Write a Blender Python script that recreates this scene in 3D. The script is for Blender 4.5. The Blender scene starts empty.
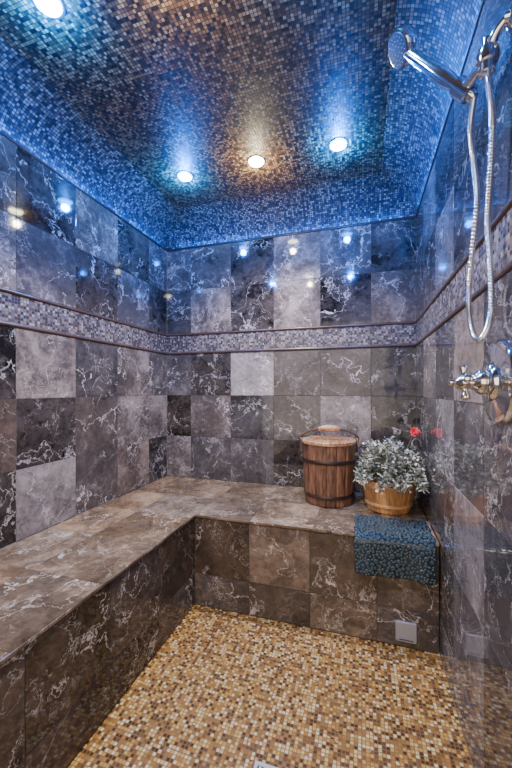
import bpy, math, random
from mathutils import Vector, Matrix
random.seed(7)
S = bpy.context.scene
COL = S.collection
XL, XR, YB, YF = -1.349, 0.302, 2.177, -0.30
ZT, ZC = 2.08, 2.25
BX, BY, BZ = -0.796, 1.541, 0.45
B0, B1 = 1.325, 1.473

# ------------------------------------------------------------ node helpers
class NT:
    def __init__(s, name):
        s.m = bpy.data.materials.new(name); s.m.use_nodes = True
        s.t = s.m.node_tree; s.n = s.t.nodes; s.l = s.t.links
        s.b = s.n['Principled BSDF']
    def node(s, typ, **k):
        n = s.n.new(typ)
        for a, v in k.items(): setattr(n, a, v)
        return n
    def put(s, sock, v):
        if hasattr(v, 'is_output') or isinstance(v, bpy.types.NodeSocket): s.l.new(v, sock)
        else: sock.default_value = v
    def math(s, op, a, b=None, c=None, clamp=False):
        n = s.node('ShaderNodeMath', operation=op, use_clamp=clamp)
        s.put(n.inputs[0], a)
        if b is not None: s.put(n.inputs[1], b)
        if c is not None: s.put(n.inputs[2], c)
        return n.outputs[0]
    def vmath(s, op, a, b=None):
        n = s.node('ShaderNodeVectorMath', operation=op)
        s.put(n.inputs[0], a)
        if b is not None:
            if op == 'SCALE': s.put(n.inputs['Scale'], b)
            else: s.put(n.inputs[1], b)
        return n.outputs[0]
    def noise(s, vec, scale, detail=4, rough=.55, dist=0, out='Fac'):
        n = s.node('ShaderNodeTexNoise')
        s.put(n.inputs['Vector'], vec); n.inputs['Scale'].default_value = scale
        n.inputs['Detail'].default_value = detail; n.inputs['Roughness'].default_value = rough
        n.inputs['Distortion'].default_value = dist
        return n.outputs[out]
    def ramp(s, fac, stops, interp='LINEAR'):
        n = s.node('ShaderNodeValToRGB'); r = n.color_ramp; r.interpolation = interp
        while len(r.elements) < len(stops): r.elements.new(0.5)
        for e, (p, c) in zip(r.elements, stops):
            e.position = p; e.color = (*c, 1) if len(c) == 3 else c
        s.put(n.inputs[0], fac); return n.outputs[0]
    def mix(s, fac, a, b, blend='MIX'):
        n = s.node('ShaderNodeMix', data_type='RGBA', blend_type=blend)
        s.put(n.inputs[0], fac)
        s.put(n.inputs[6], a if not isinstance(a, tuple) else (*a[:3], 1))
        s.put(n.inputs[7], b if not isinstance(b, tuple) else (*b[:3], 1))
        return n.outputs[2]
    def maprange(s, v, a, b, c=0., d=1.):
        n = s.node('ShaderNodeMapRange'); n.clamp = True
        for i, x in enumerate((v, a, b, c, d)): s.put(n.inputs[i], x)
        return n.outputs[0]

def simple(name, col, rough=.5, metal=0., var=.12, scale=30., emis=None, es=0., bump=0.):
    t = NT(name); co = t.node('ShaderNodeTexCoord').outputs['Object']
    nz = t.noise(co, scale)
    c = t.mix(nz, tuple(x*(1-var) for x in col), tuple(min(1, x*(1+var)) for x in col))
    t.l.new(c, t.b.inputs['Base Color'])
    t.b.inputs['Roughness'].default_value = rough; t.b.inputs['Metallic'].default_value = metal
    if emis:
        t.b.inputs['Emission Color'].default_value = (*emis, 1); t.b.inputs['Emission Strength'].default_value = es
    if bump:
        b = t.node('ShaderNodeBump'); b.inputs['Strength'].default_value = bump; b.inputs['Distance'].default_value = .003
        t.l.new(nz, b.inputs['Height']); t.l.new(b.outputs[0], t.b.inputs['Normal'])
    return t.m

def marble(name, dark, mid, light, vein, veinamt=1., rough=.13, cl=1.5, spec=.5):
    t = NT(name)
    uv = t.node('ShaderNodeUVMap').outputs[0]
    tone = t.node('ShaderNodeAttribute', attribute_name='tone').outputs['Fac']
    seed = t.node('ShaderNodeAttribute', attribute_name='seed').outputs['Fac']
    cmb = t.node('ShaderNodeCombineXYZ'); t.l.new(seed, cmb.inputs[2])
    v = t.vmath('ADD', uv, t.vmath('SCALE', cmb.outputs[0], 9.0))
    d = t.noise(v, 4.2, 6, .62, 0, 'Color')
    dv = t.vmath('ADD', v, t.vmath('SCALE', t.vmath('SUBTRACT', d, (.5, .5, .5)), .30))
    cloud = t.noise(dv, 5, 9, .68)
    fine = t.noise(v, 38, 6, .7)
    x = t.math('ADD', tone, t.math('MULTIPLY', t.math('SUBTRACT', cloud, .5), cl))
    x = t.math('ADD', x, t.math('MULTIPLY', t.math('SUBTRACT', fine, .5), .7), clamp=True)
    base = t.ramp(x, [(0., dark), (.5, mid), (1., light)])
    hue = t.noise(t.vmath('ADD', t.vmath('SCALE', cmb.outputs[0], 3.7), (.2, .2, 0)), 1., 0)
    base = t.mix(1., base, t.ramp(hue, [(.35, (.94, .97, 1.02)), (.65, (1.14, 1.0, .85))]), 'MULTIPLY')
    r1 = t.noise(dv, 2.3, 4, .58, .5)
    v1 = t.maprange(t.math('ABSOLUTE', t.math('SUBTRACT', r1, .5)), .0, .0062, 1., 0.)
    r2 = t.noise(t.vmath('ADD', dv, (3.1, 7.7, 1.3)), 6.0, 5, .62, .7)
    v2 = t.maprange(t.math('ABSOLUTE', t.math('SUBTRACT', r2, .5)), .0, .0075, .85, 0.)
    vo = t.node('ShaderNodeTexVoronoi', feature='DISTANCE_TO_EDGE'); vo.inputs['Scale'].default_value = 6
    t.l.new(dv, vo.inputs['Vector'])
    v3 = t.maprange(vo.outputs['Distance'], 0., .008, .65, 0.)
    msk = t.maprange(t.noise(t.vmath('ADD', v, (5., 2., 8.)), 5.0, 3), .48, .66)
    msk2 = t.maprange(t.noise(t.vmath('ADD', v, (1., 9., 4.)), 4.0, 3), .49, .62)
    vv = t.math('MAXIMUM', t.math('MULTIPLY', v1, t.math('ADD', t.math('MULTIPLY', msk2, .6), .5)),
                t.math('MAXIMUM', t.math('MULTIPLY', v2, msk), t.math('MULTIPLY', v3, msk2)))
    vv = t.math('MULTIPLY', vv, veinamt * .9, clamp=True)
    c = t.mix(vv, base, vein)
    t.l.new(c, t.b.inputs['Base Color'])
    t.b.inputs['Roughness'].default_value = rough
    t.b.inputs['Specular IOR Level'].default_value = spec
    b = t.node('ShaderNodeBump'); b.inputs['Strength'].default_value = .04; b.inputs['Distance'].default_value = .003
    t.l.new(t.noise(v, 14, 2), b.inputs['Height']); t.l.new(b.outputs[0], t.b.inputs['Normal'])
    return t.m

def mosaic(name, cols, grout, p=.0165, g=.10, rough=.2, sheet=0., wob=.12, spec=.5, cols2=None):
    t = NT(name)
    uv = t.node('ShaderNodeUVMap').outputs[0]
    s = t.vmath('SCALE', uv, 1./p)
    cell = t.vmath('FLOOR', s); fr = t.vmath('FRACTION', s)
    wn = t.node('ShaderNodeTexWhiteNoise', noise_dimensions='3D'); t.l.new(cell, wn.inputs['Vector'])
    n = len(cols); big = t.noise(uv, 3.0, 3)
    fac = t.math('ADD', wn.outputs['Value'], t.math('MULTIPLY', t.math('SUBTRACT', big, .5), .35), clamp=True)
    c = t.ramp(fac, [(i/n, k) for i, k in enumerate(cols)], 'CONSTANT')
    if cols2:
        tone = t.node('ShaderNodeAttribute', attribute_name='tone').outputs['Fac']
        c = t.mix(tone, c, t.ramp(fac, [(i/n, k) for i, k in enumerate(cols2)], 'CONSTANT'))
    mot = t.noise(uv, 240, 3)
    c = t.mix(1., c, t.ramp(mot, [(.25, (.7, .7, .7)), (.8, (1., 1., 1.))]), 'MULTIPLY')
    sp = t.node('ShaderNodeSeparateXYZ'); t.l.new(fr, sp.inputs[0])
    def edge(o):
        return t.math('MINIMUM', o, t.math('SUBTRACT', 1., o))
    e = t.math('MINIMUM', edge(sp.outputs[0]), edge(sp.outputs[1]))
    m = t.maprange(e, g*.6, g*1.3)
    if sheet:
        sp2 = t.node('ShaderNodeSeparateXYZ'); t.l.new(t.vmath('FRACTION', t.vmath('SCALE', uv, 1./(p*sheet))), sp2.inputs[0])
        e2 = t.math('MINIMUM', edge(sp2.outputs[0]), edge(sp2.outputs[1]))
        m = t.math('MULTIPLY', m, t.maprange(e2, .004, .011, .25, 1.))
    c = t.mix(m, grout, c)
    t.l.new(c, t.b.inputs['Base Color'])
    t.l.new(t.maprange(m, 0, 1, .7, rough), t.b.inputs['Roughness'])
    t.b.inputs['Specular IOR Level'].default_value = spec
    b = t.node('ShaderNodeBump'); b.inputs['Strength'].default_value = .5; b.inputs['Distance'].default_value = .001
    t.l.new(m, b.inputs['Height'])
    if wob:
        nn = t.vmath('NORMALIZE', t.vmath('ADD', b.outputs[0], t.vmath('SCALE', t.vmath('SUBTRACT', wn.outputs['Color'], (.5, .5, .5)), wob)))
        t.l.new(nn, t.b.inputs['Normal'])
    return t.m

M_MARB = marble('marble_grey', (.009, .008, .008), (.090, .075, .070), (.37, .315, .28), (.88, .81, .76), .8, .055, 1.4, .45)
M_MARBR = marble('marble_polished_grey', (.012, .011, .013), (.080, .070, .068), (.28, .245, .23), (.80, .74, .70), .8, .045, 1.4, .7)
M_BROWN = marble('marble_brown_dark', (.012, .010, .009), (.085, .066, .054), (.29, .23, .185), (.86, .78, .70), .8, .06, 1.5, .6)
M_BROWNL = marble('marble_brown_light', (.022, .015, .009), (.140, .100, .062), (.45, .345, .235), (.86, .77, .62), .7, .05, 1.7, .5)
M_GROUT = simple('grout_brown', (.075, .06, .05), .8)
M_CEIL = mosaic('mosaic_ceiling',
                [(.012, .018, .03), (.08, .095, .13), (.025, .03, .05), (.15, .165, .20), (.05, .05, .055), (.02, .03, .065), (.20, .21, .23), (.06, .065, .09), (.11, .105, .11)],  # cove palette: blue lamp spill put into the tile colours
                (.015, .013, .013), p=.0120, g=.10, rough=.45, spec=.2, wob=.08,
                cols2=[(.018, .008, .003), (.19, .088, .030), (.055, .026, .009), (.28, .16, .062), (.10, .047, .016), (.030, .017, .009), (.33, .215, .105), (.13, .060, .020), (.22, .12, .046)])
M_BAND = mosaic('mosaic_band', [(.05, .038, .040), (.23, .185, .18), (.11, .072, .060), (.40, .35, .33), (.045, .040, .052), (.27, .21, .175),
                (.15, .13, .13)], (.06, .05, .05), p=.0128, g=.09, rough=.25)
M_FLOOR = mosaic('mosaic_floor', [(.095, .038, .010), (.60, .33, .065), (.70, .50, .19), (.24, .105, .022), (.80, .64, .35), (.46, .20, .04),
                 (.14, .068, .024), (.66, .40, .10), (.34, .17, .042)], (.15, .09, .035), p=.0116, g=.11, rough=.22, sheet=26, wob=.07, spec=.4)
M_PENCIL = simple('pencil_trim_stone', (.075, .045, .036), .25, var=.5, scale=12)
M_DARKTRIM = simple('dark_trim_stone', (.02, .017, .02), .3, var=.4, scale=12)
M_CHROME = simple('chrome', (.82, .82, .84), .09, 1., var=.03)
M_BRUSH = simple('brushed_metal', (.66, .68, .72), .3, 1., var=.1)
M_PLATE = simple('satin_nickel_plate', (.36, .37, .40), .35, .3, var=.1)
M_HOSE = simple('hose_metal', (.72, .75, .80), .2, 1., var=.05)
M_CREAM = simple('champagne_metal', (.80, .76, .70), .14, 1.)
M_DARK = simple('rubber_dark', (.02, .02, .024), .5)
M_MAT = simple('slate_vinyl', (.055, .085, .098), .12, 0, var=.5, scale=60)
M_MATB = simple('slate_vinyl_sheet', (.014, .022, .028), .2, 0)
M_SOIL = simple('soil', (.03, .02, .012), .9)
M_LEAF = simple('leaf_silver', (.38, .39, .31), .6, var=.4, scale=40)
M_LEAFD = simple('leaf_dark', (.06, .08, .04), .5, var=.5, scale=40)
M_PETAL = simple('petal_cream', (.74, .68, .57), .6, var=.15, scale=60)
M_RED = simple('petal_red', (.62, .03, .045), .5, var=.25, scale=60)
M_STEM = simple('stem', (.20, .17, .10), .6)
M_ROPE = simple('rope', (.10, .055, .03), .8, var=.3, scale=200)

def wood(name, a, b, rough=.4, sc=(1, 1, .12)):
    t = NT(name); co = t.node('ShaderNodeTexCoord').outputs['Object']
    v = t.vmath('MULTIPLY', co, sc)
    g = t.noise(v, 90, 5, .6, .5); g2 = t.noise(v, 14, 2)
    x = t.math('ADD', t.math('MULTIPLY', g, .6), t.math('MULTIPLY', g2, .4))
    t.l.new(t.ramp(x, [(.38, a), (.62, b)]), t.b.inputs['Base Color'])
    t.b.inputs['Roughness'].default_value = rough
    bp = t.node('ShaderNodeBump'); bp.inputs['Strength'].default_value = .3; bp.inputs['Distance'].default_value = .001
    t.l.new(g, bp.inputs['Height']); t.l.new(bp.outputs[0], t.b.inputs['Normal'])
    return t.m
M_WOOD = wood('wood_brown', (.040, .017, .010), (.33, .155, .080))
M_WOODL = wood('wood_light', (.26, .12, .055), (.68, .40, .21), .35, (1, .12, 1))
M_HOOP = wood('wood_hoop', (.018, .009, .007), (.055, .028, .019), .35, (.2, .2, 1))
M_POT = wood('wood_pot', (.38, .16, .050), (.74, .39, .15), .4)
M_POTB = wood('wood_pot_band', (.46, .23, .09), (.80, .49, .23), .4, (.2, .2, 1))

# ------------------------------------------------------------ mesh helpers
class MB:
    def __init__(s): s.v, s.f, s.uv, s.t, s.s, s.m = [], [], [], [], [], []
    def face(s, pts, uvs=None, tone=.5, seed=0., mi=0):
        i = len(s.v); s.v += [tuple(p) for p in pts]; s.f.append(tuple(range(i, i+len(pts))))
        s.uv += list(uvs) if uvs else [(0, 0)]*len(pts); s.t.append(tone); s.s.append(seed); s.m.append(mi)
    def grid(s, rows, closed=True, mi=0, cap0=False, cap1=False):
        i0 = len(s.v); n = len(rows[0])
        for r in rows: s.v += [tuple(p) for p in r]
        for a in range(len(rows)-1):
            for b in range(n if closed else n-1):
                c = (b+1) % n
                s.f.append((i0+a*n+b, i0+a*n+c, i0+(a+1)*n+c, i0+(a+1)*n+b)); s.uv += [(0, 0)]*4
                s.t.append(.5); s.s.append(0.); s.m.append(mi)
        for flag, a in ((cap0, 0), (cap1, len(rows)-1)):
            if flag:
                idx = [i0+a*n+b for b in range(n)]
                if a == 0: idx.reverse()
                s.f.append(tuple(idx)); s.uv += [(0, 0)]*n; s.t.append(.5); s.s.append(0.); s.m.append(mi)
    def lathe(s, prof, M=Matrix(), seg=40, mi=0, cap0=True, cap1=True, rf=None):
        rows = []
        for r, z in prof:
            rows.append([M @ Vector(((r*(rf(2*math.pi*k/seg) if rf else 1))*math.cos(2*math.pi*k/seg),
                                     (r*(rf(2*math.pi*k/seg) if rf else 1))*math.sin(2*math.pi*k/seg), z)) for k in range(seg)])
        s.grid(rows, True, mi, cap0, cap1)
    def tube(s, pts, rad, seg=10, mi=0, caps=True):
        pts = [Vector(p) for p in pts]; rows = []; n = None
        for i, p in enumerate(pts):
            d = (pts[min(i+1, len(pts)-1)]-pts[max(i-1, 0)]).normalized()
            if n is None:
                n = d.orthogonal().normalized()
            else:
                n = (n-d*n.dot(d)).normalized()
            b = d.cross(n); r = rad(i) if callable(rad) else rad
            rows.append([p+(n*math.cos(2*math.pi*k/seg)+b*math.sin(2*math.pi*k/seg))*r for k in range(seg)])
        s.grid(rows, True, mi, caps, caps)
    def box(s, lo, hi, mi=0, M=Matrix(), tone=.5, seed=0.):
        x0, y0, z0 = lo; x1, y1, z1 = hi
        P = [M @ Vector(p) for p in ((x0,y0,z0),(x1,y0,z0),(x1,y1,z0),(x0,y1,z0),(x0,y0,z1),(x1,y0,z1),(x1,y1,z1),(x0,y1,z1))]
        for q in ((3,2,1,0),(4,5,6,7),(0,1,5,4),(1,2,6,5),(2,3,7,6),(3,0,4,7)):
            s.face([P[k] for k in q], [(P[k].x+P[k].y, P[k].z) for k in q], tone, seed, mi)
    def tile(s, O, U, V, N, u0, u1, v0, v1, tone, seed, mi=0, g=.0010, h=.0022):
        P = lambda u, v, w: O+U*u+V*v+N*w
        c = .0012
        ti = [random.uniform(-.0005, .0005) for _ in range(4)]
        a = [(u0+g, v0+g), (u1-g, v0+g), (u1-g, v1-g), (u0+g, v1-g)]
        b = [(u0+g+c, v0+g+c), (u1-g-c, v0+g+c), (u1-g-c, v1-g-c), (u0+g+c, v1-g-c)]
        top = [P(*q, h-.0007+t_) for q, t_ in zip(b, ti)]; bot = [P(*q, 0) for q in a]
        flip = U.cross(V).dot(N) < 0
        def F(pts, uvs):
            if flip: pts = pts[::-1]; uvs = uvs[::-1]
            s.face(pts, uvs, tone, seed, mi)
        F(top, b)
        for k in range(4):
            j = (k+1) % 4
            F([bot[k], bot[j], top[j], top[k]], [a[k], a[j], b[j], b[k]])
    def obj(s, name, mats, parent=None, smooth=False, weld=False, loc=None):
        me = bpy.data.meshes.new(name); me.from_pydata(s.v, [], s.f)
        ul = me.uv_layers.new(name='UVMap'); ul.data.foreach_set('uv', [c for p in s.uv for c in p])
        for nm, arr in (('tone', s.t), ('seed', s.s)):
            at = me.attributes.new(nm, 'FLOAT', 'FACE'); at.data.foreach_set('value', arr)
        me.polygons.foreach_set('material_index', s.m)
        me.polygons.foreach_set('use_smooth', [smooth]*len(s.f))
        for m in (mats if isinstance(mats, (list, tuple)) else [mats]): me.materials.append(m)
        me.update()
        if smooth:
            try: me.set_sharp_from_angle(angle=math.radians(38))
            except Exception: pass
        o = bpy.data.objects.new(name, me); COL.objects.link(o)
        if parent is not None:
            o.parent = parent; o.matrix_parent_inverse = Matrix.Translation(-parent.location)
        return o

def empty(name, loc, label, cat):
    e = bpy.data.objects.new(name, None); e.location = loc; e.empty_display_size = .05; COL.objects.link(e)
    e['label'] = label; e['category'] = cat
    return e
def catmull(P, n=12):
    P = [Vector(p) for p in P]; P = [P[0]*2-P[1]]+P+[P[-1]*2-P[-2]]; out = []
    for i in range(1, len(P)-2):
        for k in range(n):
            t = k/n; a, b, c, d = P[i-1:i+3]
            out.append(.5*((2*b)+(c-a)*t+(2*a-5*b+4*c-d)*t*t+(-a+3*b-3*c+d)*t**3))
    out.append(P[-2]); return out
def struct(o, lab):
    o['kind'] = 'structure'; o['label'] = lab; o['category'] = o.name.split('_')[0]

V = Vector
# ------------------------------------------------------------ walls
def wall(name, O, U, N, length, ucuts, tones, mat, back=.1, lab=''):
    mb = MB(); Z = V((0, 0, 1))
    P = lambda u, v, w: O+U*u+Z*v+N*w
    g = -.0015
    c = [(0, 0), (length, 0), (length, ZT), (0, ZT)]
    f = [P(u, v, g) for u, v in c]; b = [P(u, v, -back) for u, v in c]
    flip = U.cross(Z).dot(N) < 0
    def F(p):
        mb.face(p[::-1] if flip else p, None, .5, 0, 1)
    F(f); F(b[::-1])
    for k in range(4):
        j = (k+1) % 4; F([b[k], b[j], f[j], f[k]])
    rows = [(0, .15, None), (.15, .45, None), (.45, .742, 'E'), (.742, 1.033, 'D'), (1.033, B0, 'C'), (B1, 1.777, 'B'), (1.777, ZT, 'A')]
    for v0, v1, key in rows:
        for i in range(len(ucuts)-1):
            tl = tones.get(key, []) if key else []
            tone = tl[i] if i < len(tl) else random.choice([.2, .35, .45, .6, .3])
            mb.tile(O+N*g, U, Z, N, ucuts[i], ucuts[i+1], v0, v1, tone, random.uniform(0, 50), g=.0006)
    q = [(0, B0), (length, B0), (length, B1), (0, B1)]
    pts = [P(u, v, .0) for u, v in q]; uvs = q
    mb.face(pts[::-1] if flip else pts, uvs[::-1] if flip else uvs, .5, 0, 2)
    o = mb.obj(name, [mat, M_GROUT, M_BAND]); struct(o, lab)
    return o
W = XR-XL; L = YB-YF
wall('wall_back', V((XL, YB, 0)), V((1, 0, 0)), V((0, -1, 0)), W,
     [0, .192, .494, .797, 1.099, 1.402, W],
     {'A': [.42, .34, .16, .60, .42, .18], 'B': [.20, .56, .14, .60, .18, .48],
      'C': [.42, .18, .84, .36, .34, .20], 'D': [.16, .48, .22, .36, .64, .20], 'E': [.56, .44, .42, .18, .28, .3]},
     M_MARB, lab='grey marble tiled back wall with mosaic band')
lc = [0, .217, .522, .827, 1.132, 1.437, 1.742, 2.047, 2.352, L]
wall('wall_left', V((XL, YB, 0)), V((0, -1, 0)), V((1, 0, 0)), L, lc,
     {'A': [.40, .20, .52, .18, .32], 'B': [.20, .48, .20, .44, .60], 'C': [.48, .50, .22, .58, .18],
      'D': [.64, .58, .38, .18, .32], 'E': [.18, .60, .40, .72, .20]}, M_MARB, lab='grey marble tiled side wall with mosaic band')
rc = [0, .24, .545, .85, 1.155, 1.46, 1.765, 2.07, 2.375, L]
wall('wall_right', V((XR, YB, 0)), V((0, -1, 0)), V((-1, 0, 0)), L, rc,
     {'A': [.3, .6, .2, .5, .3], 'B': [.45, .25, .7, .3, .4], 'C': [.25, .65, .3, .7, .35],
      'D': [.2, .45, .7, .35, .5], 'E': [.3, .35, .45, .7, .4]}, M_MARBR, lab='polished grey marble side wall with mosaic band')

# ------------------------------------------------------------ trims
def pencil(name, a, b, N, r, mat, lab):
    mb = MB(); a = V(a); b = V(b); Z = V((0, 0, 1)); rows = []
    for p in (a, b):
        rows.append([p+N*(r*.9*math.sin(math.pi*k/8))+Z*(r*math.cos(math.pi*k/8)) for k in range(9)])
    mb.grid(rows, False); o = mb.obj(name, mat, smooth=True); struct(o, lab)
n = 1
for z, r, m, lab in ((B0+.008, .0085, M_PENCIL, 'dark brown stone pencil liner'), (B1-.008, .0085, M_PENCIL, 'dark brown stone pencil liner'),
                     (ZT-.004, .006, M_DARKTRIM, 'dark stone edge liner')):
    for a, b, N in (((XL, YB, z), (XR, YB, z), V((0, -1, 0))), ((XL, YF, z), (XL, YB, z), V((1, 0, 0))), ((XR, YB, z), (XR, YF, z), V((-1, 0, 0)))):
        pencil('trim_%d' % n, a, b, N, r, m, lab); n += 1

# ------------------------------------------------------------ ceiling with cove
mb = MB(); K = 20; prof = []
for k in range(K+1):
    t_ = k/K*math.pi/2; f_ = k/K
    cu = (.20*(1-math.cos(t_)), .17*math.sin(t_)); li = (.20*f_, .17*f_)
    prof.append((.72*cu[0]+.28*li[0], ZT+.72*cu[1]+.28*li[1]))
arc = [0]
for k in range(K): arc.append(arc[-1]+math.hypot(prof[k+1][0]-prof[k][0], prof[k+1][1]-prof[k][1]))
def corners(i): return [(XL+i, YF+i), (XR-i, YF+i), (XR-i, YB-i), (XL+i, YB-i)]
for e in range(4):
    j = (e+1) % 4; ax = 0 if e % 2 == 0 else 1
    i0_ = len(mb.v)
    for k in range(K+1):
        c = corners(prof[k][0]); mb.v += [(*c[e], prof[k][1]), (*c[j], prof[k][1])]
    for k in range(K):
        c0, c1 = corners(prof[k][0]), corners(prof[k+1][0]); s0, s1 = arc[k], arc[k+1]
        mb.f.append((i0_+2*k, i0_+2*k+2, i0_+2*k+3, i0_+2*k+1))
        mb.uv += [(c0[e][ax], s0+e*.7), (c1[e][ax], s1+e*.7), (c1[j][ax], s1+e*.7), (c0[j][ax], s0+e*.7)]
        mb.t.append(.7*(k/K)**1.6); mb.s.append(0); mb.m.append(0)  # painted blue glow fades to brown towards the flat ceiling
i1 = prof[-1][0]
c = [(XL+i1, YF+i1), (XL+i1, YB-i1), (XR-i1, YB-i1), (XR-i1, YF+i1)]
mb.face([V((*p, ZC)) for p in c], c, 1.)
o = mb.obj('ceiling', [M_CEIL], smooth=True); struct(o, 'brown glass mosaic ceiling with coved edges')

# ------------------------------------------------------------ floor sloped to drain
DX, DY, dh = -.252, .908, .045
mb = MB()
zf = 0.; zd = -.012
outer = [(BX, YF), (XR, YF), (XR, BY), (BX, BY)]
inner = [(DX-dh, DY-dh), (DX+dh, DY-dh), (DX+dh, DY+dh), (DX-dh, DY+dh)]
for e in range(4):
    j = (e+1) % 4
    mb.face([V((*outer[e], zf)), V((*outer[j], zf)), V((*inner[j], zd)), V((*inner[e], zd))],
            [outer[e], outer[j], inner[j], inner[e]])
mb.box((XL, YF, -.12), (XR, YB, -.03), 1)
o = mb.obj('floor', [M_FLOOR, M_GROUT]); struct(o, 'golden brown mosaic tiled shower floor')

# drain
mb = MB(); h0 = dh-.001
fr = .010
for lo, hi in (((-h0, -h0), (h0, -h0+fr)), ((-h0, h0-fr), (h0, h0)), ((-h0, -h0+fr), (-h0+fr, h0-fr)), ((h0-fr, -h0+fr), (h0, h0-fr))):
    mb.box((DX+lo[0], DY+lo[1], -.026), (DX+hi[0], DY+hi[1], -.009))
for k in range(5):
    x = DX-h0+fr+.004+k*.0135
    mb.box((x, DY-h0+fr, -.016), (x+.0075, DY+h0-fr, -.0105))
mb.box((DX-h0+fr, DY-h0+fr, -.0255), (DX+h0-fr, DY+h0-fr, -.024), 1)
o = mb.obj('floor_drain', [M_BRUSH, M_DARK]); o['label'] = 'square metal grated drain set in mosaic floor'; o['category'] = 'drain'

# ------------------------------------------------------------ bench
bench = empty('shower_bench', (-.6, 1.6, 0), 'L-shaped built-in bench clad in brown marble tiles', 'bench')
mb = MB(); e_ = .003; top = BZ-.014
mb.box((XL+e_, YF, .001), (BX-.0015, YB-e_, top), 1)
mb.box((BX-.0015, BY+.0015, .001), (XR-e_, YB-e_, top), 1)
vc = [0.001, .158, top]
fc = [BX, -.512, -.223, .0615, XR-e_]
tb = [[.50, .34, .58, .45], [.32, .62, .36, .50]]
for r in range(2):
    for i in range(4):
        mb.tile(V((0, BY+.0015, 0)), V((1, 0, 0)), V((0, 0, 1)), V((0, -1, 0)), fc[i], fc[i+1], vc[r], vc[r+1], tb[r][i], random.uniform(0, 50), g=.0014)
yc = [YF, .035, .34, .64, .94, 1.24, BY]
tl_ = [[.3, .4, .2, .35, .25, .4], [.3, .2, .3, .18, .38, .24]]
for r in range(2):
    for i in range(len(yc)-1):
        mb.tile(V((BX-.0015, 0, 0)), V((0, 1, 0)), V((0, 0, 1)), V((1, 0, 0)), yc[i], yc[i+1], vc[r], vc[r+1], tl_[r][i], random.uniform(0, 50), g=.0012)
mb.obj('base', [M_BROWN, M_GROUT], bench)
mb = MB()
zt = BZ-.0022
mb.box((XL+e_, YF, top+.0005), (BX+.003, YB-e_, zt), 1)
mb.box((BX+.003, BY-.003, top+.0005), (XR-e_, YB-e_, zt), 1)
Z0 = V((0, 0, zt)); ux, uy, uz = V((1, 0, 0)), V((0, 1, 0)), V((0, 0, 1))
ys = [YF, .0, .3, .6, .9, 1.2, 1.5, 1.8, YB-e_]
xs = [XL+e_, -1.1, BX+.003]
for i in range(len(xs)-1):
    for j in range(len(ys)-1):
        mb.tile(Z0, ux, uy, uz, xs[i], xs[i+1], ys[j], ys[j+1], random.choice([.44, .5, .58, .40]), random.uniform(0, 50), g=.0006)
xs = [BX+.003, -.51, -.21, .09, XR-e_]; ys = [BY-.003, 1.85, YB-e_]
for i in range(len(xs)-1):
    for j in range(len(ys)-1):
        mb.tile(Z0, ux, uy, uz, xs[i], xs[i+1], ys[j], ys[j+1], random.choice([.5, .6, .66, .48]), random.uniform(0, 50), g=.0006)
mb.tile(V((0, BY-.003, 0)), ux, uz, V((0, -1, 0)), BX+.003, XR-e_, top+.0005, BZ-.0005, .5, 3.)
mb.tile(V((BX+.003, 0, 0)), uy, uz, V((1, 0, 0)), YF, BY-.003, top+.0005, BZ-.0005, .45, 4.)
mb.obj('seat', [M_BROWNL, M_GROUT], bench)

# ------------------------------------------------------------ steam outlet plate
cx, cz, hs = .175, .068, .041
pl = empty('steam_outlet', (cx, BY, cz), 'small square silver-grey outlet cover on bench front', 'vent')
mb = MB(); y0 = BY-.001; y1 = BY-.010
def rsq(h, y, r=.006, n=4):
    out = []
    for q, (sx, sz) in enumerate(((1, 1), (-1, 1), (-1, -1), (1, -1))):
        for k in range(n+1):
            a = (q+k/n)*math.pi/2
            out.append(V((cx+sx*(h-r)+r*math.cos(a), y, cz+sz*(h-r)+r*math.sin(a))))
    return out
mb.grid([rsq(hs, y0), rsq(hs, y1+.003), rsq(hs-.003, y1)], True, 0, True, True)
mb.obj('cover', M_PLATE, pl)
mb = MB()
mb.box((cx-.027, y1-.0012, cz-.032), (cx+.027, y1-.0002, cz-.029))
mb.obj('slot', M_DARK, pl)

# ------------------------------------------------------------ bath mat
mb = MB(); x0, x1 = -.034, .290; ybk = 1.765; zb = .292; yfz = BY-.0055; R = .034
topz = BZ+.0015
yc0 = yfz-.010+R; zc0 = topz+.006-R
def path(s, off):
    if s < L1:
        lift = .003*max(0, (s-L1+.04)/.04)
        return V((0, ybk-s, topz+lift+off))
    if s < L1+La:
        a = (s-L1)/La*math.pi/2; rr = R-.003+off
        return V((0, yc0-rr*math.sin(a), zc0+rr*math.cos(a)))
    return V((0, yc0-(R-.003)-off, zc0-(s-L1-La)))
L1 = ybk-yc0; L2 = zc0-zb; La = math.pi/2*R; LT = L1+La+L2
def wav(x, s):
    w_ = min(1, max(0, (s-L1-La*.5)/L2))
    return -w_*(.007*(1+math.sin((x-x0)*26))+.003*(1+math.sin(x*55+1)))
def edg(s): return .003*math.sin(s*60)+.0015*math.sin(s*140)
ns = 70
def ring(s):
    out = []
    ins = .016*max(0, 1-min(s, LT-s)/.016)**2+.003
    a_, b_ = x0+ins+edg(s), x1-ins+edg(s+1.3)
    for k in range(25): p = path(s, .003); x = a_+(b_-a_)*k/24; out.append(V((x, p.y+wav(x, s), p.z)))
    for k in range(24, -1, -1): p = path(s, 0.0); x = a_+(b_-a_)*k/24; out.append(V((x, p.y+wav(x, s), p.z)))
    return out
mb.grid([ring(LT*i/ns) for i in range(ns+1)], True, 1, True, True)
placed = []
for _ in range(14000):
    x = random.uniform(x0+.004, x1-.004); s = random.uniform(.004, LT-.004); rad = random.choice([.0050, .0065, .0080, .0100])
    if x-rad < x0+edg(s)+.001 or x+rad > x1+edg(s+1.3)-.003 or s-rad < 0 or s+rad > LT+.001: continue
    if all((x-a)**2+(s-b)**2 > (rad*.93+c_*.95)**2*.95 for a, b, c_ in placed): placed.append((x, s, rad))
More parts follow.
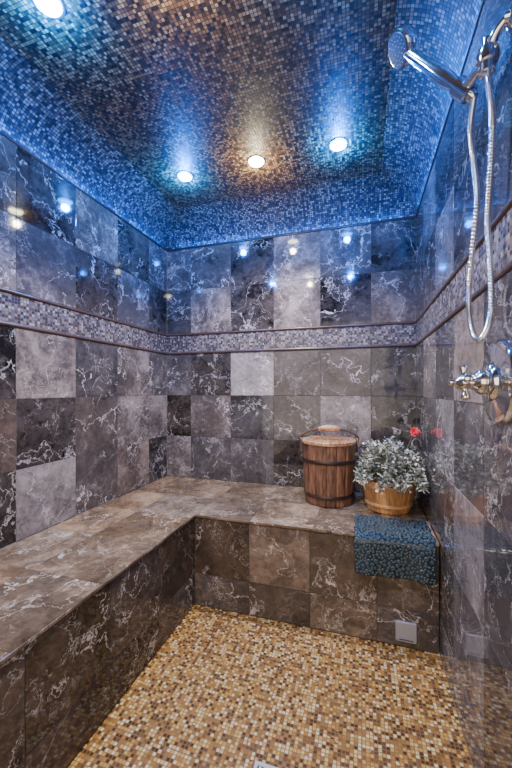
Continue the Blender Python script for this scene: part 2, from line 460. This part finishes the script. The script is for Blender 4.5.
for x, s, rad in placed:
    p = path(s, .003); q = path(s+.0005, .003); nrm = (path(s, .013)-p).normalized()
    tg = (q-p).normalized(); hh = rad*.5
    pc = V((x, p.y+wav(x, s), p.z)); rows = []; asp = random.uniform(.85, 1.1)
    hole = rad > .006
    prf = ((1., 0), (.93, .55), (.78, .9), (.55, 1.), (.34, .85), (.24, .1)) if hole else ((1., 0), (.9, .6), (.6, .95), (.25, 1.05))
    for rr_, h_ in prf:
        rows.append([pc+ux*(asp*rad*rr_*math.cos(2*math.pi*k/12))+tg*(rad*rr_*math.sin(2*math.pi*k/12))+nrm*(hh*h_) for k in range(12)])
    mb.grid(rows, True, 0, False, not hole)
    if hole: mb.grid([rows[-1], [q_*.5+(pc+nrm*hh*.05)*.5 for q_ in rows[-1]]], True, 2, False, True)
o = mb.obj('bath_mat', [M_MAT, M_MATB, M_DARK], smooth=True)
o['label'] = 'slate blue pebbled vinyl bath mat draped over bench edge'; o['category'] = 'bath mat'

# ------------------------------------------------------------ sauna bucket
bx, by = -.178, 1.955; z0 = BZ+.001; H = .325; Rb, Rt = .129, .143
bk = empty('wooden_bucket', (bx, by, z0), 'weathered brown wooden stave bucket with lid on bench', 'bucket')
T = Matrix.Translation((bx, by, z0))
mb = MB(); nst = 16
def rf(a):
    f = (a*nst/(2*math.pi)) % 1.0; d = min(f, 1-f)
    return 1-.03*max(0, 1-d/.09)
def rad(t_): return Rb+(Rt-Rb)*t_+.004*math.sin(math.pi*t_)
pr = [(Rb-.004, 0)]+[(rad(k/10), .004+(H-.004)*k/10) for k in range(11)]+[(Rt-.014, H), (Rt-.014, H-.03)]
mb.lathe(pr, T, nst*16, 0, True, True, rf)
mb.obj('body', M_WOOD, bk, True)
for zc_ in (.05, .235):
    mb = MB(); r0 = rad(zc_/H)+.0005; w = .010
    mb.lathe([(r0-.004, zc_-w), (r0+.003, zc_-w), (r0+.0045, zc_-w+.003), (r0+.0045, zc_+w-.003), (r0+.003, zc_+w), (r0-.004, zc_+w)], T, 64, 0, False, False)
    mb.obj('hoop', M_HOOP, bk, True)
lid = MB(); zl = H+.0005
for k in range(7):
    a, b = -1+2*k/7, -1+2*(k+1)/7
    Rl = Rt+.006; g = .0012; n_ = 8
    xs_ = [a*Rl+g+(b*Rl-a*Rl-2*g)*i/n_ for i in range(n_+1)]
    pts = [(x, math.sqrt(max(0, Rl*Rl-x*x))) for x in xs_]+[(x, -math.sqrt(max(0, Rl*Rl-x*x))) for x in reversed(xs_)]
    lid.grid([[T @ V((x, y, zl)) for x, y in pts], [T @ V((x, y, zl+.014)) for x, y in pts], [T @ V((x*.985, y*.985, zl+.017)) for x, y in pts]], True, 0, True, True)
lid.box((bx-.105, by-.018, z0+zl+.0175), (bx+.105, by+.018, z0+zl+.032))
lo = lid.obj('lid', M_WOODL, bk)
Rz = Matrix.Rotation(math.radians(10), 4, 'Z'); TT = T @ Rz
for sx in (-1, 1):
    mb = MB(); r0 = Rt+.005
    prf = [(-.020, H-.05), (.020, H-.05), (.020, H+.015)]+[(.020*math.cos(math.pi*k/8), H+.015+.016*math.sin(math.pi*k/8)) for k in range(1, 8)]+[(-.020, H+.015)]
    mb.grid([[TT @ V((sx*(r0+.0015), y, z)) for y, z in prf], [TT @ V((sx*(r0+.0115), y, z)) for y, z in prf]], True, 0, True, True)
    mb.obj('ear', M_WOOD, bk)
mb = MB()
bail = catmull([TT @ V(p) for p in ((.160, 0, H+.010), (.160, -.004, H+.028), (.135, -.012, H+.052), (.08, -.018, H+.073), (0, -.020, H+.080), (-.08, -.018, H+.073), (-.135, -.012, H+.052), (-.160, -.004, H+.028), (-.160, 0, H+.010))], 16)
mb.tube(bail, lambda i: .0055+.0006*(i % 2), 8)
bo = mb.obj('bail', M_ROPE, bk, True)
mb = MB(); gp = catmull([TT @ V(p) for p in ((.058, -.0185, H+.0760), (.03, -.0195, H+.0790), (0, -.020, H+.080), (-.03, -.0195, H+.0790), (-.058, -.0185, H+.0760))], 4)
m_ = len(gp)-1
mb.tube(gp, lambda i: .011+.009*math.sin(math.pi*i/m_)**.6 if 0 < i < m_ else .009, 14)
mb.obj('grip', M_WOODL, bk, True)

# ------------------------------------------------------------ potted plant
px, py = .132, 1.918
pp = empty('potted_plant', (px, py, z0), 'light wooden pot of silvery grey-green flowers with red bloom', 'potted plant')
T = Matrix.Translation((px, py, z0)); PH = .160
def prad(t_): return .106+.032*t_
mb = MB()
def rf2(a):
    f = (a*24/(2*math.pi)) % 1.0; d = min(f, 1-f)
    return 1-.02*max(0, 1-d/.12)
mb.lathe([(.100, 0)]+[(prad(k/8), .003+(PH-.003)*k/8) for k in range(9)]+[(.126, PH), (.120, PH-.02)], T, 192, 0, True, False, rf2)
mb.obj('pot', M_POT, pp, True)
for zc_, w in ((.040, .008), (.138, .013)):
    mb = MB(); r0 = prad(zc_/PH)+.0005
    mb.lathe([(r0-.005, zc_-w), (r0+.003, zc_-w+.001), (r0+.0055, zc_), (r0+.004, zc_+w-.001), (r0-.005, zc_+w)], T, 64, 0, False, False)
    mb.obj('pot_band', M_POTB, pp, True)
mb = MB(); mb.lathe([(.1215, PH-.022), (.09, PH-.016), (.03, PH-.010)], T, 32, 0, True, True); mb.obj('soil', M_SOIL, pp, True)
stem, lf, fl = MB(), MB(), MB()
def leaf(mbx, p, d, ln, w, mi):
    d = d.normalized(); s_ = d.cross(V((random.uniform(-1, 1), random.uniform(-1, 1), random.uniform(-1, 1)))).normalized()
    nn = d.cross(s_)
    a = p; b = p+d*ln*.5+s_*w+nn*w*.3; c_ = p+d*ln-nn*ln*.12; e = p+d*ln*.5-s_*w+nn*w*.3; m_ = p+d*ln*.5
    for q in (a, b, c_, e, m_):
        if q.x > XR-.006: q.x = XR-.006
    mbx.face([a, b, m_], mi=mi); mbx.face([b, c_, m_], mi=mi); mbx.face([c_, e, m_], mi=mi); mbx.face([e, a, m_], mi=mi)
def flower(mbx, p, r, mi=0):
    ax = V((random.uniform(-.7, .7), random.uniform(-1.2, .2), random.uniform(0, 1))).normalized()
    u = ax.orthogonal().normalized(); v = ax.cross(u)
    for k in range(5):
        a = 2*math.pi*k/5+random.random()*.3
        d = u*math.cos(a)+v*math.sin(a); s_ = ax.cross(d)
        mbx.face([p, p+d*r*.6+s_*r*.42+ax*r*.25, p+d*r+ax*r*.35, p+d*r*.6-s_*r*.42+ax*r*.25], mi=mi)
for i in range(225):
    th = random.uniform(0, 2*math.pi); rr = math.sqrt(random.random())
    ex, ey = .21*rr*math.cos(th), .235*rr*math.sin(th)
    if ex < 0: ex *= .77
    ez = .185*math.sqrt(max(.0, 1-rr*rr*.7))-(.085*(rr-.6)/.4 if rr > .6 else 0)
    zb_ = z0+PH-.012
    base = V((px+ex*.45, py+ey*.45, zb_)); tip = V((min(px+ex, XR-.022), min(py-.02+ey, YB-.05), z0+PH-.02+ez*random.uniform(.45, 1.25)))
    mid = V(((base.x+tip.x)/2+ex*.15, (base.y+tip.y)/2+ey*.15, max(base.z+.03, (base.z+tip.z)/2+.03)))
    mid.x = min(mid.x, XR-.012)
    pts = catmull([base, mid, tip], 6)
    stem.tube(pts, .0012, 5)
    for k in range(3, len(pts)):
        for _ in range(4):
            d = V((random.gauss(0, 1)+ex*3, random.gauss(0, 1)+ey*3, random.gauss(0, .7)+.3))
            leaf(lf, pts[k].copy(), d, random.uniform(.014, .044), random.uniform(.002, .005), 0 if random.random() < .6 else 1)
    if random.random() < .5:
        for _ in range(6):
            q = tip+V((random.gauss(0, .013), random.gauss(0, .013), random.gauss(0, .011)))
            q.x = min(q.x, XR-.018); flower(fl, q, random.uniform(.003, .009))
stem.obj('stem', M_STEM, pp, True)['kind'] = 'stuff'
lf.obj('foliage', [M_LEAF, M_LEAFD], pp)['kind'] = 'stuff'
fl.obj('blossoms', M_PETAL, pp)['kind'] = 'stuff'
mb = MB()
for rc_, sc_ in ((V((.250, 1.855, .862)), 1.15), (V((.266, 1.866, .856)), .8)):
    for ringn, (nn_, rr_, tilt) in enumerate(((4, .010, 1.1), (6, .018, .6), (8, .025, .15))):
        rr_ *= sc_
        for k in range(nn_):
            a = 2*math.pi*k/nn_+ringn*.4
            u_ = V((.8, .0, .1)); w_ = V((0, .45, .85)); ax_ = V((-.15, -.85, .5))
            d = u_*math.cos(a)+w_*math.sin(a); s_ = -u_*math.sin(a)+w_*math.cos(a)
            P0 = rc_; P1 = rc_+d*rr_*.6+s_*rr_*.5+ax_*rr_*tilt*.6; P2 = rc_+d*rr_+ax_*rr_*tilt; P3 = rc_+d*rr_*.6-s_*rr_*.5+ax_*rr_*tilt*.6
            mb.face([P0, P1, P2, P3])
rf_o = mb.obj('red_bloom', M_RED, pp, False); rf_o['label'] = 'red petalled bloom'
mb = MB(); mb.tube(catmull([(px+.04, py, z0+PH-.012), (px+.085, py-.02, .76), (.250, 1.857, .860)], 8), .0018, 6); mb.obj('bloom_stem', M_STEM, pp, True)

# ------------------------------------------------------------ shower fittings
def axis_matrix(p, d):
    return Matrix.Translation(p) @ V(d).to_track_quat('Z', 'Y').to_matrix().to_4x4()
arm = empty('shower_fixture', (XR, .84, 1.84), 'chrome wall-mounted shower outlet with handset holder', 'shower fixture')
fl_p = V((XR-.0005, .835, 1.845)); tee = V((.262, .862, 1.795)); Bp = V((.236, .945, 1.80))
mb = MB(); mb.lathe([(.030, 0), (.030, .003), (.026, .008), (.014, .012), (.012, .02)], axis_matrix(fl_p, (-1, 0, 0)), 40); mb.obj('wall_flange', M_CHROME, arm, True)
mb = MB(); mb.tube(catmull([fl_p+V((-.005, 0, 0)), V((.285, .838, 1.842)), V((.270, .848, 1.825)), tee], 8), .0105, 16); mb.obj('pipe', M_CHROME, arm, True)
mb = MB()
mb.lathe([(.012, -.036), (.016, -.034), (.016, -.014), (.020, -.012), (.023, 0), (.020, .016), (.015, .020), (.015, .036), (.009, .040)], axis_matrix(tee, (.05, 0, 1)), 24)
mb.obj('diverter', M_CHROME, arm, True)
HC = V((.119, 1.0, 1.977))
hdir = (HC-Bp).normalized()
mb = MB()
dd = (Bp-tee)
mb.tube([tee+dd*.1, tee+dd*.4, tee+dd*.8], lambda i: (.013, .011, .013)[i], 16)
mb.lathe([(.0150, -.024), (.0210, -.022), (.0225, .020), (.0160, .022)], axis_matrix(Bp, hdir), 28, 0, False, False)
mb.obj('holder', M_CHROME, arm, True)

hs_ = empty('handheld_shower', tuple(Bp), 'chrome handheld shower head with flexible metal hose', 'shower head')
mb = MB(); ln = (HC-Bp).length
mb.lathe([(.010, -.040), (.0125, -.035), (.0135, -.01), (.0145, .03), (.0180, .06), (.0180, .10), (.0150, .14), (.015, ln-.02), (.012, ln+.005)], axis_matrix(Bp, hdir), 28)
mb.obj('handle', M_CHROME, hs_, True)
fdir = V((-.55, -.25, -.62)).normalized()
fdir = (fdir-hdir*(fdir.dot(hdir))*.8).normalized()
HM = axis_matrix(HC+hdir*.03, fdir)
mb = MB(); mb.lathe([(.010, -.038), (.022, -.036), (.034, -.029), (.042, -.017), (.0455, -.004), (.0455, .006), (.043, .010), (.039, .011)], HM, 48); mb.obj('head', M_CHROME, hs_, True)
mb = MB(); mb.lathe([(.0385, .0112), (.037, .0128), (.010, .0145)], HM, 40, 0)
for rr_, cnt in ((.011, 6), (.021, 12), (.030, 18)):
    for k in range(cnt):
        a = 2*math.pi*k/cnt
        mb.lathe([(.0012, .012), (.0008, .0152)], HM @ Matrix.Translation((rr_*math.cos(a), rr_*math.sin(a), 0)), 8, 1)
mb.obj('spray_face', [M_DARK, M_BRUSH], hs_, True)
hose = catmull([Bp-hdir*.038, (.254, .955, 1.71), (.260, .950, 1.62), (.262, .935, 1.515), (.262, .980, 1.384), (.264, 1.008, 1.290), (.266, .980, 1.212), (.268, .92, 1.190),
                (.270, .868, 1.235), (.270, .872, 1.342), (.268, .882, 1.445), (.268, .862, 1.55), (.266, .845, 1.65), (.2625, .853, 1.72), (.2615, .862, 1.762)], 50)
mb = MB(); mb.tube(hose, lambda i: (.0068, .0068, .0052)[i % 3], 10); mb.obj('hose', M_HOSE, hs_, True)

# valve
vc_ = V((XR-.0005, .905, 1.088))
va = empty('shower_valve', tuple(vc_), 'large round chrome shower valve plate with cross handle', 'shower valve')
VM = axis_matrix(vc_, (-1, 0, 0))
mb = MB(); mb.lathe([(.098, 0), (.098, .006), (.094, .012), (.080, .015), (.050, .017), (.044, .019), (.042, .027), (.036, .032), (.028, .034)], VM, 72); mb.obj('escutcheon', M_CHROME, va, True)
mb = MB(); mb.lathe([(.028, .031), (.029, .040), (.026, .048), (.020, .053), (.016, .058), (.014, .066)], VM, 36); mb.obj('hub', M_CREAM, va, True)
mb = MB(); mb.lathe([(.014, .064), (.018, .067), (.019, .074), (.017, .081), (.011, .086), (.007, .092), (.0095, .098), (.008, .104), (.004, .107)], VM, 28)
for k in range(4):
    a = math.radians(15)+k*math.pi/2; d = V((math.cos(a), math.sin(a), 0))
    p0 = VM @ (d*.014+V((0, 0, .074)))
    dirw = (VM.to_3x3() @ d)
    mb.lathe([(.0070, 0), (.0056, .006), (.006, .013), (.0085, .017), (.0095, .021), (.0085, .025), (.004, .028)], axis_matrix(p0, dirw), 18)
mb.obj('cross_handle', M_CREAM, va, True)

# ------------------------------------------------------------ recessed lights
BLUE = (.0, .19, 1.0)
M_LB = simple('lens_blue', (.5, .7, 1), .3, emis=(.03, .33, 1.), es=35)
M_LW = simple('lens_warm', (1, .95, .8), .3, emis=(1., .95, .62), es=45)
M_RING = simple('ring_dark_bronze', (.10, .09, .10), .4, .8)
ring_m = MB(); ring_m.lathe([(.047, 0), (.048, -.002), (.045, -.004), (.041, -.004), (.039, -.002)], Matrix(), 40, 0, False, False)
lens_m = MB(); lens_m.lathe([(.040, -.002), (.037, -.008), (.026, -.012), (.008, -.0135)], Matrix(), 32)
def lamp(kind, en, col, e, z, soft, **k):
    ld = bpy.data.lights.new('lamp', kind); ld.energy = en; ld.color = col; ld.shadow_soft_size = soft
    for a, v in k.items(): setattr(ld, a, v)
    l = bpy.data.objects.new('lamp', ld); l.location = (0, 0, z); COL.objects.link(l); l.parent = e
def make_light(x, y, warm):
    e = empty('recessed_light', (x, y, ZC), 'round recessed ceiling light glowing %s in mosaic ceiling' % ('warm white' if warm else 'blue'), 'ceiling light')
    e['group'] = 'recessed ceiling lights'
    for nm, me in (('trim_ring', ring_mesh), ('lens', lens_w if warm else lens_b)):
        q = bpy.data.objects.new(nm, me); COL.objects.link(q); q.parent = e
    if warm:
        lamp('POINT', 8, (1., .90, .62), e, -.08, .022)
        lamp('SPOT', 110, (1., .86, .66), e, -.08, .022, spot_size=math.radians(132), spot_blend=.75)
    else:
        lamp('POINT', 42, BLUE, e, -.045, .022)
t1 = ring_m.obj('tmp_a', M_RING, smooth=True); ring_mesh = t1.data; bpy.data.objects.remove(t1)
t2 = lens_m.obj('tmp_b', M_LB, smooth=True); lens_b = t2.data; bpy.data.objects.remove(t2)
t3 = lens_m.obj('tmp_c', M_LW, smooth=True); lens_w = t3.data; bpy.data.objects.remove(t3)
for x, y, w in ((-.932, 1.685, 0), (-.52, 1.685, 1), (-.108, 1.685, 0), (-.912, .806, 0), (-.52, .806, 1), (-.108, .806, 0)):
    make_light(x, y, w)

# added blue area lamps above the top edge liner, to turn the cove blue
def strip(x, y, lx, ly, en):
    ld = bpy.data.lights.new('cove_light', 'AREA'); ld.shape = 'RECTANGLE'; ld.size = lx; ld.size_y = ly; ld.energy = en; ld.color = (0, .20, 1)
    l = bpy.data.objects.new('cove_light', ld); COL.objects.link(l); l.location = (x, y, ZT+.004)
    l.rotation_euler = (math.pi, 0, 0)
    return l
strip(XL+.012, 1.0, .008, 2.2, 4.5); strip(XR-.012, 1.0, .008, 2.2, 4.5); strip(-.52, YB-.012, 1.5, .008, 2.5)

# ------------------------------------------------------------ other lighting
ld = bpy.data.lights.new('bathroom_light', 'AREA'); ld.shape = 'RECTANGLE'; ld.size = 3.0; ld.size_y = 2.0; ld.energy = 55; ld.color = (1., .84, .69)  # unseen warm fill added behind the camera
l = bpy.data.objects.new('bathroom_light', ld); COL.objects.link(l)
l.location = (-.5, -1.6, 1.2); l.rotation_euler = (V((-.5, 1.5, .2))-V(l.location)).to_track_quat('-Z', 'Y').to_euler()
w = bpy.data.worlds.new('World'); S.world = w; w.use_nodes = True
w.node_tree.nodes['Background'].inputs[0].default_value = (.85, .77, .67, 1); w.node_tree.nodes['Background'].inputs[1].default_value = .25

# ------------------------------------------------------------ camera
cam = bpy.data.cameras.new('Camera'); co = bpy.data.objects.new('Camera', cam); COL.objects.link(co)
co.location = (0, 0, 1.07); co.rotation_euler = (math.radians(90), 0, math.radians(17.2))
cam.sensor_fit = 'HORIZONTAL'; cam.sensor_width = 36; cam.lens = 342/512*36; cam.shift_y = 6/512; cam.clip_start = .02
S.camera = co
